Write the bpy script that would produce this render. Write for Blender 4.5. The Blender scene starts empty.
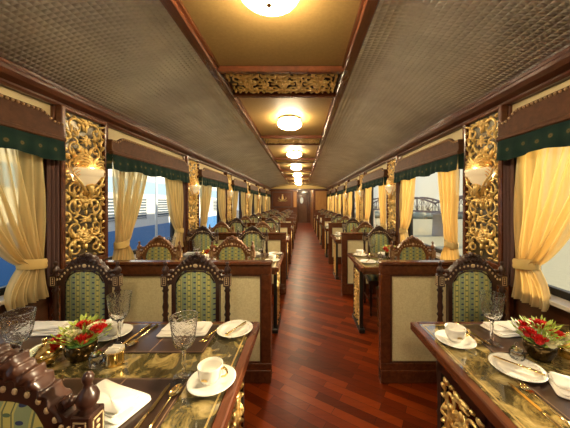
import bpy, math, random
from mathutils import Vector, Matrix, noise
random.seed(7)
PI = math.pi
sin, cos = math.sin, math.cos
S = bpy.context.scene
COL = S.collection

# ------------------------------------------------------------------ dimensions
XL, XR = -1.70, 1.43          # inner faces of the side walls
CX = -0.150            # centre line of the carriage
P = 1.87                      # pitch of the booths
NB = 7                        # booths
PY0 = 1.94                    # first partition
YB = 13.20                    # end bulkhead
YBACK = -2.6                  # wall behind
EYE = 1.40
AL, AR = -0.236, 0.616        # aisle edges
TZ = 0.75
ORD = ['nearest', 'second', 'third', 'fourth', 'fifth', 'sixth', 'farthest']

# ------------------------------------------------------------------ mesh builder
class MB:
    def __init__(s): s.v = []; s.f = []; s.sm = []
    def add(s, vs, fs, smooth=False):
        n = len(s.v); s.v += [tuple(v) for v in vs]
        s.f += [tuple(i + n for i in f) for f in fs]; s.sm += [smooth] * len(fs)
        return s
    def box(s, x0, x1, y0, y1, z0, z1):
        vs = [(x, y, z) for x in (x0, x1) for y in (y0, y1) for z in (z0, z1)]
        return s.add(vs, [(0,1,3,2),(4,6,7,5),(0,4,5,1),(2,3,7,6),(0,2,6,4),(1,5,7,3)])
    def bbox(s, x0, x1, y0, y1, z0, z1, b=0.005):
        # box with chamfered edges
        vs = []
        idx = {}
        def V(p):
            if p not in idx: idx[p] = len(vs); vs.append(p)
            return idx[p]
        X, Y, Z = (x0, x1), (y0, y1), (z0, z1)
        def pt(i, j, k, ax):
            p = [X[i], Y[j], Z[k]]
            sg = [1 if q == 0 else -1 for q in (i, j, k)]
            for a in range(3):
                if a != ax: p[a] += sg[a] * b
            return V(tuple(p))
        fs = []
        for i in (0, 1):
            fs.append((pt(i,0,0,0), pt(i,1,0,0), pt(i,1,1,0), pt(i,0,1,0)))
            fs.append((pt(0,i,0,1), pt(1,i,0,1), pt(1,i,1,1), pt(0,i,1,1)))
            fs.append((pt(0,0,i,2), pt(1,0,i,2), pt(1,1,i,2), pt(0,1,i,2)))
        for i in (0, 1):
            for j in (0, 1):
                fs.append((pt(i,j,0,0), pt(i,j,1,0), pt(i,j,1,1), pt(i,j,0,1)))
                fs.append((pt(i,0,j,0), pt(i,1,j,0), pt(i,1,j,2), pt(i,0,j,2)))
                fs.append((pt(0,i,j,1), pt(1,i,j,1), pt(1,i,j,2), pt(0,i,j,2)))
        for i in (0, 1):
            for j in (0, 1):
                for k in (0, 1):
                    fs.append((pt(i,j,k,0), pt(i,j,k,1), pt(i,j,k,2)))
        return s.add(vs, fs)
    def lathe(s, prof, c=(0,0,0), seg=16, smooth=True, sx=1, sy=1, cap=True):
        vs = []; fs = []; m = len(prof)
        for r, z in prof:
            for k in range(seg):
                a = 2*PI*k/seg
                vs.append((c[0] + r*cos(a)*sx, c[1] + r*sin(a)*sy, c[2] + z))
        for i in range(m-1):
            for k in range(seg):
                k2 = (k+1) % seg
                fs.append((i*seg+k, i*seg+k2, (i+1)*seg+k2, (i+1)*seg+k))
        s.add(vs, fs, smooth)
        if cap:
            n = len(s.v) - len(vs)
            if prof[0][0] > 1e-5: s.f.append(tuple(n+k for k in reversed(range(seg)))); s.sm.append(False)
            if prof[-1][0] > 1e-5: s.f.append(tuple(n+(m-1)*seg+k for k in range(seg))); s.sm.append(False)
        return s
    def tube(s, pts, rad, seg=6, flat=1.0):
        pts = [Vector(p) for p in pts]; n = len(pts)
        if not hasattr(rad, '__len__'): rad = [rad]*n
        vs = []; fs = []
        t0 = (pts[1]-pts[0]).normalized()
        up = Vector((0,0,1)) if abs(t0.z) < .9 else Vector((0,1,0))
        u = t0.cross(up).normalized()
        for i in range(n):
            t = (pts[min(i+1,n-1)] - pts[max(i-1,0)])
            if t.length < 1e-9: t = t0.copy()
            t.normalize()
            u = (u - t*u.dot(t)).normalized(); w = t.cross(u)
            for k in range(seg):
                a = 2*PI*k/seg
                vs.append(pts[i] + (u*cos(a) + w*sin(a)*flat)*rad[i])
        for i in range(n-1):
            for k in range(seg):
                k2 = (k+1) % seg
                fs.append((i*seg+k, i*seg+k2, (i+1)*seg+k2, (i+1)*seg+k))
        s.add(vs, fs, True)
        b = len(s.v)-len(vs)
        s.f.append(tuple(b+k for k in reversed(range(seg)))); s.sm.append(False)
        s.f.append(tuple(b+(n-1)*seg+k for k in range(seg))); s.sm.append(False)
        return s
    def ell(s, c, r, seg=10, rings=6, M=None):
        prof = []
        vs = []; fs = []
        for i in range(rings+1):
            ph = -PI/2 + PI*i/rings
            for k in range(seg):
                a = 2*PI*k/seg
                p = Vector((r[0]*cos(ph)*cos(a), r[1]*cos(ph)*sin(a), r[2]*sin(ph)))
                if M is not None: p = M @ p
                vs.append(p + Vector(c))
        for i in range(rings):
            for k in range(seg):
                k2 = (k+1) % seg
                fs.append((i*seg+k, i*seg+k2, (i+1)*seg+k2, (i+1)*seg+k))
        return s.add(vs, fs, True)
    def prism(s, poly, a0, a1, plane='xz', smooth=False):
        # poly in a plane, extruded along the third axis from a0 to a1
        def mk(p, a):
            if plane == 'xz': return (p[0], a, p[1])
            if plane == 'yz': return (a, p[0], p[1])
            return (p[0], p[1], a)
        n = len(poly)
        vs = [mk(p, a0) for p in poly] + [mk(p, a1) for p in poly]
        fs = [tuple(range(n)), tuple(reversed(range(n, 2*n)))]
        fs += [(i, i+n, (i+1) % n + n, (i+1) % n) for i in range(n)]
        return s.add(vs, fs, smooth)
    def ring(s, outer, inner, a0, a1):
        # band between two open contours (xz) with equal counts, extruded in y
        n = len(outer)
        vs = [(p[0], a, p[1]) for a in (a0, a1) for c in (outer, inner) for p in c]
        fs = []
        for i in range(n-1):
            fs += [(i, i+1, n+i+1, n+i), (2*n+i, 3*n+i, 3*n+i+1, 2*n+i+1),
                   (i, 2*n+i, 2*n+i+1, i+1), (n+i, n+i+1, 3*n+i+1, 3*n+i)]
        fs += [(0, n, 3*n, 2*n), (n-1, 3*n-1, 4*n-1, 2*n-1)]
        return s.add(vs, fs)
    def grid(s, fn, nu, nv, smooth=True):
        vs = [fn(i/nu, j/nv) for j in range(nv+1) for i in range(nu+1)]
        fs = [(j*(nu+1)+i, j*(nu+1)+i+1, (j+1)*(nu+1)+i+1, (j+1)*(nu+1)+i) for j in range(nv) for i in range(nu)]
        return s.add(vs, fs, smooth)
    def xf(s, M):
        s.v = [tuple(M @ Vector(v)) for v in s.v]; return s
    def build(s, name, mat, parent=None, loc=None, recalc=True):
        me = bpy.data.meshes.new(name)
        me.from_pydata(s.v, [], s.f)
        for p, q in zip(me.polygons, s.sm): p.use_smooth = q
        if recalc:
            import bmesh
            bm = bmesh.new(); bm.from_mesh(me)
            bmesh.ops.recalc_face_normals(bm, faces=bm.faces); bm.to_mesh(me); bm.free()
        me.update()
        me.materials.append(mat)
        o = bpy.data.objects.new(name, me); COL.objects.link(o)
        if parent: o.parent = parent
        if loc: o.location = loc
        return o

def tag(o, label=None, cat=None, group=None, kind=None):
    if label: o['label'] = label
    if cat: o['category'] = cat
    if group: o['group'] = group
    if kind: o['kind'] = kind
    return o
def empty(name, loc=(0,0,0), rz=0.0, **k):
    o = bpy.data.objects.new(name, None); COL.objects.link(o)
    o.empty_display_size = .05
    o.location = loc; o.rotation_euler = (0,0,rz)
    return tag(o, **k)
KIDS = {}
def copy_tree(o, parent=None):
    c = o.copy(); COL.objects.link(c)
    if parent: c.parent = parent
    for ch in list(o.children): copy_tree(ch, c)
    return c
PROTO = {}
def place(key, maker, loc, rz, label, cat, group=None, scale=None):
    """first use builds the thing, later uses copy it with its parts"""
    if key not in PROTO:
        o = maker(); PROTO[key] = o
    else:
        o = copy_tree(PROTO[key])
    o.location = loc; o.rotation_euler = (0, 0, rz)
    if scale: o.scale = scale
    for k in ('group',):
        if k in o.keys(): del o[k]
    tag(o, label, cat, group)
    return o
def struct(o):
    o['kind'] = 'structure'; return o

# ------------------------------------------------------------------ materials
def mat(name, col=(.5,.5,.5), rough=.5, metal=0.0, coat=0.0, trans=0.0, ior=1.45, emit=None, es=0, spec=.5, coat_r=.05):
    m = bpy.data.materials.new(name); m.use_nodes = True
    b = m.node_tree.nodes['Principled BSDF']
    b.inputs['Base Color'].default_value = (*col, 1)
    b.inputs['Roughness'].default_value = rough
    b.inputs['Metallic'].default_value = metal
    b.inputs['Coat Weight'].default_value = coat
    b.inputs['Coat Roughness'].default_value = coat_r
    b.inputs['Transmission Weight'].default_value = trans
    b.inputs['IOR'].default_value = ior
    b.inputs['Specular IOR Level'].default_value = spec
    if emit:
        b.inputs['Emission Color'].default_value = (*emit, 1); b.inputs['Emission Strength'].default_value = es
    return m
class NT:
    def __init__(s, m): s.m = m; s.t = m.node_tree; s.b = s.t.nodes['Principled BSDF']
    def n(s, typ, **kw):
        o = s.t.nodes.new(typ)
        for k, v in kw.items():
            if k.startswith('i_'): o.inputs[k[2:].replace('_', ' ')].default_value = v
            else: setattr(o, k, v)
        return o
    def l(s, a, b): s.t.links.new(a, b)
    def coord(s, kind='Object', scale=(1,1,1), rot=(0,0,0), loc=(0,0,0)):
        c = s.n('ShaderNodeTexCoord'); m = s.n('ShaderNodeMapping')
        m.inputs['Scale'].default_value = scale; m.inputs['Rotation'].default_value = rot; m.inputs['Location'].default_value = loc
        s.l(c.outputs[kind], m.inputs['Vector']); return m.outputs['Vector']
    def ramp(s, fac, stops, interp='LINEAR'):
        r = s.n('ShaderNodeValToRGB'); r.color_ramp.interpolation = interp
        e = r.color_ramp.elements
        while len(e) < len(stops): e.new(.5)
        for el, (p, c) in zip(e, stops): el.position = p; el.color = (*c, 1)
        s.l(fac, r.inputs['Fac']); return r.outputs['Color']
    def noise(s, vec, scale, detail=4, rough=.5, dist=0):
        n = s.n('ShaderNodeTexNoise'); n.inputs['Scale'].default_value = scale; n.inputs['Detail'].default_value = detail
        n.inputs['Roughness'].default_value = rough; n.inputs['Distortion'].default_value = dist
        if vec is not None: s.l(vec, n.inputs['Vector'])
        return n.outputs['Fac']
    def math(s, op, a, b=None, c=None):
        n = s.n('ShaderNodeMath', operation=op)
        for i, q in enumerate((a, b, c)):
            if q is None: continue
            if hasattr(q, 'links'): s.l(q, n.inputs[i])
            else: n.inputs[i].default_value = q
        return n.outputs[0]
    def bump(s, h, strength=.3, dist=.01):
        b = s.n('ShaderNodeBump'); b.inputs['Strength'].default_value = strength; b.inputs['Distance'].default_value = dist
        s.l(h, b.inputs['Height']); s.l(b.outputs['Normal'], s.b.inputs['Normal']); return b
    def base(s, c): s.l(c, s.b.inputs['Base Color'])

def wood(name, c1, c2, rough=.3, coat=.3, scale=(18, 3, 18), sc=1.0):
    m = mat(name, c1, rough, coat=coat); t = NT(m)
    v = t.coord('Object', scale)
    n = t.noise(v, 1.6*sc, 6, .6, .6)
    t.base(t.ramp(n, [(.3, c1), (.7, c2)]))
    t.bump(n, .08, .004)
    return m

M = {}
M['wood'] = wood('polished_mahogany', (.050, .015, .007), (.105, .033, .015), .30, .25)
M['wood_red'] = wood('reddish_mahogany', (.078, .022, .009), (.145, .045, .017), .27, .35)
M['wood_dark'] = wood('dark_carved_rosewood', (.026, .010, .007), (.058, .023, .013), .34, .25, (14, 14, 4))
M['wood_brown'] = wood('brown_carved_wood', (.12, .048, .018), (.22, .09, .035), .3, .35, (14, 14, 4))
M['wood_bright'] = wood('honey_veneer', (.34, .15, .04), (.46, .22, .06), .3, .3, (8, 8, 2))
M['wood_pelmet'] = wood('pelmet_brown_wood', (.060, .024, .011), (.105, .043, .020), .55, .0)
M['wood_pelmet'].node_tree.nodes['Principled BSDF'].inputs['Specular IOR Level'].default_value = .15
M['beige'] = mat('beige_fabric_panel', (.7, .6, .36), .75); t = NT(M['beige'])
v = t.coord('Object'); n = t.noise(v, 90, 3, .7); t.base(t.ramp(n, [(.35, (.74, .63, .34)), (.65, (.88, .78, .48))])); t.bump(n, .25, .002)
M['ochre'] = mat('ochre_ceiling_cloth', (.42, .27, .09), .62); t = NT(M['ochre'])
v = t.coord('Object'); n = t.noise(v, 60, 3, .7); t.base(t.ramp(n, [(.3, (.255, .160, .050)), (.7, (.30, .190, .062))])); t.bump(n, .1, .001)
M['cream_wall'] = mat('cream_wall_strip', (.62, .50, .28), .6)
# gold
def goldm(name, col, rough, metal=1.0):
    m = mat(name, col, rough, metal); t = NT(m)
    n = t.noise(t.coord('Object'), 55, 3, .6)
    t.base(t.ramp(n, [(.3, tuple(c*.72 for c in col)), (.65, col)])); t.bump(n, .25, .003)
    return m
M['gilt'] = goldm('antique_gilding', (1.0, .72, .28), .36, .65)
M['gold'] = mat('polished_brass', (.86, .62, .25), .16, 1.0)
M['gold_cut'] = mat('gold_plated_cutlery', (.88, .66, .30), .14, 1.0)
M['inlay'] = mat('bone_inlay', (.52, .38, .21), .4)
M['ivory'] = mat('china_white', (.83, .80, .72), .18, coat=.6)
M['napkin'] = mat('white_linen', (.80, .76, .68), .85); t = NT(M['napkin'])
t.bump(t.noise(t.coord('Object'), 220, 2, .6), .2, .001)
M['blackmetal'] = mat('black_lacquered_metal', (.012, .012, .012), .3, coat=.3)
M['rubber'] = mat('black_window_rubber', (.012, .012, .013), .5)
M['ochre2'] = mat('ochre_gable_cloth', (.52, .38, .14), .6)
M['sillwhite'] = mat('pale_laminate_sill', (.62, .56, .47), .3, coat=.3)
M['mirror'] = mat('aged_mirror', (.42, .40, .36), .12, 1.0)
M['leather'] = mat('brown_leather_mat', (.050, .026, .017), .30, coat=.35, coat_r=.15); t = NT(M['leather'])
n = t.noise(t.coord('Object'), 120, 3, .6); t.bump(n, .15, .001)
M['crystal'] = mat('cut_crystal', (.97, .97, .96), .02, trans=1.0, ior=1.42); t = NT(M['crystal'])
vo = t.n('ShaderNodeTexVoronoi'); vo.inputs['Scale'].default_value = 95; t.l(t.coord('Object'), vo.inputs['Vector']); t.bump(vo.outputs['Distance'], .55, .003)
M['crystal_plain'] = mat('plain_crystal', (.97, .97, .96), .02, trans=1.0, ior=1.42)

# weave ceiling: embossed pressed metal
M['weave'] = mat('pressed_metal_weave', (.70, .64, .53), .30, 1.0); t = NT(M['weave'])
tc = t.n('ShaderNodeTexCoord'); sp = t.n('ShaderNodeSeparateXYZ'); t.l(tc.outputs['Object'], sp.inputs[0])
fx = t.math('MULTIPLY', sp.outputs['X'], PI/.036); fy = t.math('MULTIPLY', sp.outputs['Y'], PI/.026)
sx_ = t.math('SINE', fx); sy_ = t.math('SINE', fy)
h = t.math('MULTIPLY', t.math('ABSOLUTE', sx_), t.math('ABSOLUTE', sy_))
nz = t.noise(tc.outputs['Object'], 40, 3, .6)
h2 = t.math('ADD', h, t.math('MULTIPLY', nz, .12))
t.bump(h2, .9, .011)
n2 = t.noise(tc.outputs['Object'], 3.2, 4, .6)
t.base(t.ramp(n2, [(.3, (.54, .57, .60)), (.7, (.76, .80, .82))]))
hh = t.ramp(h, [(.0, (.42,)*3), (.7, (.30,)*3)]); t.l(hh, t.b.inputs['Roughness'])

# floor: staggered hardwood laid diagonally
M['floor'] = mat('diagonal_hardwood', (.2, .06, .03), .36, coat=.04, coat_r=.2, spec=.10); t = NT(M['floor'])
v = t.coord('Object', (1,1,1), (0,0,math.radians(-149)))
br = t.n('ShaderNodeTexBrick'); t.l(v, br.inputs['Vector'])
br.inputs['Scale'].default_value = 1; br.inputs['Brick Width'].default_value = .42; br.inputs['Row Height'].default_value = .066
br.inputs['Mortar Size'].default_value = .0012; br.inputs['Mortar Smooth'].default_value = .2; br.offset = .37; br.offset_frequency = 2; br.squash = 1
br.inputs['Color1'].default_value = (.0, .0, .0, 1); br.inputs['Color2'].default_value = (1, 1, 1, 1); br.inputs['Mortar'].default_value = (.3, .3, .3, 1)
br.inputs['Bias'].default_value = 0
v2 = t.coord('Object', (2.2, 34, 1), (0,0,math.radians(-149)))
gr = t.noise(v2, 1.5, 5, .65, .4)
mx = t.math('ADD', t.math('MULTIPLY', br.outputs['Color'], .62), t.math('MULTIPLY', gr, .38))
c = t.ramp(mx, [(.12, (.060, .008, .001)), (.5, (.135, .017, .002)), (.85, (.225, .036, .004))])
mm = t.n('ShaderNodeMixRGB'); t.l(br.outputs['Fac'], mm.inputs['Fac']); t.l(c, mm.inputs['Color1']); mm.inputs['Color2'].default_value = (.02, .008, .004, 1)
t.base(mm.outputs['Color'])

# marble under plate glass
M['marble'] = mat('gold_veined_marble_under_glass', (.2, .15, .05), .08, coat=1.0, coat_r=.01, spec=.8); t = NT(M['marble'])
t.b.inputs['Coat IOR'].default_value = 1.75
v = t.coord('Object'); n = t.noise(v, 9, 7, .68, 1.2)
t.base(t.ramp(n, [(.33, (.016, .014, .008)), (.47, (.085, .066, .022)), (.56, (.30, .22, .075)), (.68, (.52, .40, .17)), (.8, (.14, .11, .04))]))
M['goldline'] = mat('gold_border_line', (.62, .45, .17), .35, .6, coat=.6)

def fabric(name, base_c, stripe_c, dot_c, period=.062, up='Z', scale_dots=1.0):
    m = mat(name, base_c, .8); t = NT(m)
    tc = t.n('ShaderNodeTexCoord'); sp = t.n('ShaderNodeSeparateXYZ'); t.l(tc.outputs['Object'], sp.inputs[0])
    x = sp.outputs['X']; z = sp.outputs[up]
    fr = t.math('FRACT', t.math('ADD', t.math('DIVIDE', x, period), 10.25))
    c = t.ramp(fr, [(0, base_c), (.36, stripe_c), (.43, tuple(q*.45 for q in base_c)), (.48, stripe_c), (.74, tuple(q*.5 for q in base_c)), (.80, stripe_c), (.86, base_c)], 'CONSTANT')
    # motif
    s1 = t.math('SINE', t.math('MULTIPLY', z, 2*PI/.034))
    s2 = t.math('COSINE', t.math('MULTIPLY', t.math('SUBTRACT', fr, .18), 2*PI))
    s3 = t.math('COSINE', t.math('MULTIPLY', t.math('SUBTRACT', fr, .62), 2*PI))
    d1 = t.math('GREATER_THAN', t.math('MULTIPLY', t.math('MAXIMUM', s1, 0), t.math('MAXIMUM', s2, 0)), .62)
    d2 = t.math('GREATER_THAN', t.math('MULTIPLY', t.math('MAXIMUM', t.math('MULTIPLY', s1, -1), 0), t.math('MAXIMUM', s3, 0)), .66)
    m1 = t.n('ShaderNodeMixRGB'); t.l(d1, m1.inputs[0]); t.l(c, m1.inputs[1]); m1.inputs[2].default_value = (*dot_c, 1)
    m2 = t.n('ShaderNodeMixRGB'); t.l(d2, m2.inputs[0]); t.l(m1.outputs[0], m2.inputs[1]); m2.inputs[2].default_value = (.10, .15, .08, 1)
    t.base(m2.outputs[0])
    t.bump(t.noise(tc.outputs['Object'], 260, 2, .6), .2, .001)
    return m
M['damask'] = fabric('green_striped_damask', (.25, .31, .165), (.50, .45, .14), (.035, .05, .12))
M['seatfab'] = fabric('teal_striped_seat_cloth', (.075, .12, .085), (.24, .21, .09), (.03, .05, .09), .07, 'Y')
M['valance'] = mat('dark_green_valance_cloth', (.03, .055, .04), .8, spec=.08); t = NT(M['valance'])
tc = t.n('ShaderNodeTexCoord'); vo = t.n('ShaderNodeTexVoronoi'); vo.inputs['Scale'].default_value = 11; vo.inputs['Randomness'].default_value = .3; vo.voronoi_dimensions = '2D'
sp = t.n('ShaderNodeSeparateXYZ'); t.l(tc.outputs['Object'], sp.inputs[0]); cb = t.n('ShaderNodeCombineXYZ'); t.l(sp.outputs['X'], cb.inputs[0]); t.l(sp.outputs['Z'], cb.inputs[1]); t.l(cb.outputs[0], vo.inputs['Vector'])
t.base(t.ramp(vo.outputs['Distance'], [(0, (.05, .04, .02)), (.07, (.13, .10, .04)), (.15, (.016, .036, .026)), (.6, (.010, .024, .022))]))
M['drape'] = mat('mauve_brown_drape', (.115, .058, .048), .8)

# sheer curtain cloth
m = bpy.data.materials.new('sheer_cream_gold_voile'); m.use_nodes = True; M['sheer'] = m
nt = m.node_tree; nt.nodes.clear()
out = nt.nodes.new('ShaderNodeOutputMaterial'); df = nt.nodes.new('ShaderNodeBsdfDiffuse'); tl = nt.nodes.new('ShaderNodeBsdfTranslucent')
tp = nt.nodes.new('ShaderNodeBsdfTransparent'); a1 = nt.nodes.new('ShaderNodeMixShader'); a2 = nt.nodes.new('ShaderNodeMixShader')
df.inputs['Color'].default_value = (.88, .79, .47, 1); tl.inputs['Color'].default_value = (.68, .43, .12, 1); tp.inputs['Color'].default_value = (.97, .88, .62, 1)
uvn = nt.nodes.new('ShaderNodeAttribute'); uvn.attribute_name = 'thread'
wv = nt.nodes.new('ShaderNodeMath'); wv.operation = 'SINE'; ml = nt.nodes.new('ShaderNodeMath'); ml.operation = 'MULTIPLY'; ml.inputs[1].default_value = 190
mr = nt.nodes.new('ShaderNodeMapRange'); mr.inputs[1].default_value = -1; mr.inputs[2].default_value = 1; mr.inputs[3].default_value = .10; mr.inputs[4].default_value = .36
nt.links.new(uvn.outputs['Fac'], ml.inputs[0]); nt.links.new(ml.outputs[0], wv.inputs[0]); nt.links.new(wv.outputs[0], mr.inputs[0])
nt.links.new(mr.outputs[0], a2.inputs[0])
a1.inputs[0].default_value = .5
nt.links.new(df.outputs[0], a1.inputs[1]); nt.links.new(tl.outputs[0], a1.inputs[2])
nt.links.new(a1.outputs[0], a2.inputs[1]); nt.links.new(tp.outputs[0], a2.inputs[2]); nt.links.new(a2.outputs[0], out.inputs[0])

# window glass
m = bpy.data.materials.new('window_glass'); m.use_nodes = True; M['glass'] = m
nt = m.node_tree; nt.nodes.clear()
out = nt.nodes.new('ShaderNodeOutputMaterial'); tp = nt.nodes.new('ShaderNodeBsdfTransparent'); gl = nt.nodes.new('ShaderNodeBsdfGlossy'); mx = nt.nodes.new('ShaderNodeMixShader'); fr = nt.nodes.new('ShaderNodeLayerWeight'); pw = nt.nodes.new('ShaderNodeMath'); pw.operation = 'POWER'; pw.inputs[1].default_value = 4
tp.inputs['Color'].default_value = (.96, .97, .96, 1); gl.inputs['Roughness'].default_value = .02; nt.links.new(fr.outputs['Facing'], pw.inputs[0]); p2 = nt.nodes.new('ShaderNodeMath'); p2.operation = 'MULTIPLY'; p2.inputs[1].default_value = .35; nt.links.new(pw.outputs[0], p2.inputs[0]); nt.links.new(p2.outputs[0], mx.inputs[0]); nt.links.new(tp.outputs[0], mx.inputs[1]); nt.links.new(gl.outputs[0], mx.inputs[2]); nt.links.new(mx.outputs[0], out.inputs[0])

LAMP = 120.0
M['dome'] = mat('lit_opal_dome', (.9, .85, .7), .3, emit=(1, .80, .50), es=LAMP)
M['bulb'] = mat('lit_bulb', (.9, .85, .7), .3, emit=(1, .72, .38), es=130)
m = bpy.data.materials.new('alabaster_bowl'); m.use_nodes = True; M['alabaster'] = m
t = NT(m); t.b.inputs['Base Color'].default_value = (.88, .74, .50, 1); t.b.inputs['Roughness'].default_value = .35
t.b.inputs['Emission Color'].default_value = (1, .76, .42, 1); t.b.inputs['Emission Strength'].default_value = .3
M['red'] = mat('red_petals', (.62, .015, .012), .6)
M['white'] = mat('cream_petals', (.85, .80, .52), .6)
M['leaf'] = mat('yellow_green_leaf', (.36, .46, .07), .55)
M['leafd'] = mat('green_leaf', (.06, .16, .03), .55)
M['bowl'] = mat('dark_bronze_bowl', (.10, .065, .025), .18, .9)
M['coach_white'] = mat('white_coach_paint', (.74, .80, .86), .35, coat=.3)
M['coach_blue'] = mat('blue_coach_paint', (.06, .23, .60), .35, coat=.3)
M['coach_pale'] = mat('pale_blue_coach_paint', (.25, .45, .75), .35, coat=.3)
M['coach_dark'] = mat('tinted_coach_glass', (.10, .14, .20), .15)
M['coach_grille'] = mat('grey_metal_louvre', (.30, .33, .36), .4, .5)
M['steel'] = mat('weathered_bridge_steel', (.20, .15, .14), .7)
M['pier'] = mat('bridge_masonry', (.36, .31, .27), .9)
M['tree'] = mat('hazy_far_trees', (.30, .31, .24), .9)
M['ballast'] = mat('stone_ballast', (.24, .22, .20), .95); t = NT(M['ballast'])
t.base(t.ramp(t.noise(t.coord('Object'), 14, 5, .7), [(.3, (.12, .11, .10)), (.7, (.36, .33, .29))]))
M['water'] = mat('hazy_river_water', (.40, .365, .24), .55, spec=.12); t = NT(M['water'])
v = t.coord('Object', (1, 1, 1)); n = t.noise(v, 1.3, 5, .65); t.bump(n, .5, .25)
M['emblem'] = mat('brass_emblem', (.75, .55, .22), .3, 1.0)
M['doorglass'] = mat('lit_oval_glass', (.7, .7, .6), .2, emit=(.9, .9, .7), es=.45)

# ================================================================== the setting
struct(MB().box(XL-.1, XR+.1, YBACK, YB+4.6, -.08, 0).build('floor', M['floor']))
# window openings
PILL = [1.895 + P*k for k in range(-2, 7)]          # pillar centres
OPEN = [(PILL[i]+.27, PILL[i+1]-(.30 if i == 1 else .36)) for i in range(len(PILL)-1)]
SZ, WZ = .86, 1.82
def side_wall(side):
    x0, x1 = (XL-.09, XL) if side < 0 else (XR, XR+.09)
    m = MB()
    m.box(x0, x1, YBACK, YB, 0, SZ).box(x0, x1, YBACK, YB, WZ, 2.20)
    ys = [YBACK] + [q for o in OPEN for q in o] + [YB]
    for i in range(0, len(ys), 2): m.box(x0, x1, ys[i], ys[i+1], SZ, WZ)
    return m
struct(side_wall(-1).build('wall_left', M['wood']))
struct(side_wall(1).build('wall_right', M['wood']))
struct(MB().box(XL-.1, XR+.1, YBACK-.08, YBACK, 0, 2.5).build('wall_back', M['wood_red']))
# cream frieze above the windows, cornice
for side, X, nm in ((-1, XL, 'left'), (1, XR, 'right')):
    q = -side
    struct(MB().box(min(X, X+q*.012), max(X, X+q*.012), YBACK, YB, 1.84, 2.075).build('trim_%d' % (1 if side < 0 else 2), M['cream_wall']))
    prof = [(0, 2.055), (.045, 2.055), (.055, 2.07), (.05, 2.085), (.085, 2.105), (.10, 2.13), (.10, 2.15), (.085, 2.165), (.085, 2.185), (0, 2.185)]
    struct(MB().prism([(X+q*a, b) for a, b in prof], YBACK, YB).build('trim_%d' % (3 if side < 0 else 4), M['wood']))
    struct(MB().box(min(X, X+q*.025), max(X, X+q*.025), YBACK, YB, 0, .12).build('baseboard_' + nm, M['wood']))
# ceiling: strip in the middle, vaulted pressed-metal coves on both sides
SL, SR = CX-.48, CX+.48
ZC = 2.39
struct(MB().box(SL-.02, SR+.02, YBACK, YB, ZC, ZC+.03).build('ceiling', M['ochre']))
def cove(side):
    X = XL if side < 0 else XR; q = -side
    w = abs((SL if side < 0 else SR) - X)
    pts = []
    for i in range(21):
        a = i/20
        pts.append((X + q*(.03 + (w-.03)*a), 2.165 + .205*sin(a*PI/2)**.9))
    m = MB()
    vs = []; fs = []; n = len(pts)
    NY = 40
    for j in range(NY+1):
        y = YBACK + (YB-YBACK)*j/NY
        for p in pts: vs.append((p[0], y, p[1]))
    for j in range(NY):
        for i in range(n-1): fs.append((j*n+i, j*n+i+1, (j+1)*n+i+1, (j+1)*n+i))
    m.add(vs, fs, True)
    m2 = MB(); m2.v = m.v; m2.f = m.f; m2.sm = m.sm
    m2.box(min(X-q*.1, X+q*w), max(X-q*.1, X+q*w), YBACK, YB, 2.44, 2.47)
    m2.box(min(X-q*.09, X), max(X-q*.09, X), YBACK, YB, 2.2, 2.44)
    return m2
struct(cove(-1).build('ceiling_left', M['weave'])); struct(cove(1).build('ceiling_right', M['weave']))
for k, (a, b) in enumerate(((SL-.04, SL+.028), (SR-.028, SR+.04))):
    m = MB().bbox(a, b, YBACK, YB-.02, 2.345, ZC, .008)
    e = b if k == 0 else a; q = 1 if k == 0 else -1
    m.box(min(e, e+q*.012), max(e, e+q*.012), YBACK, YB-.02, 2.368, ZC)
    struct(m.build('trim_%d' % (5+k), M['wood_red']))

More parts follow.
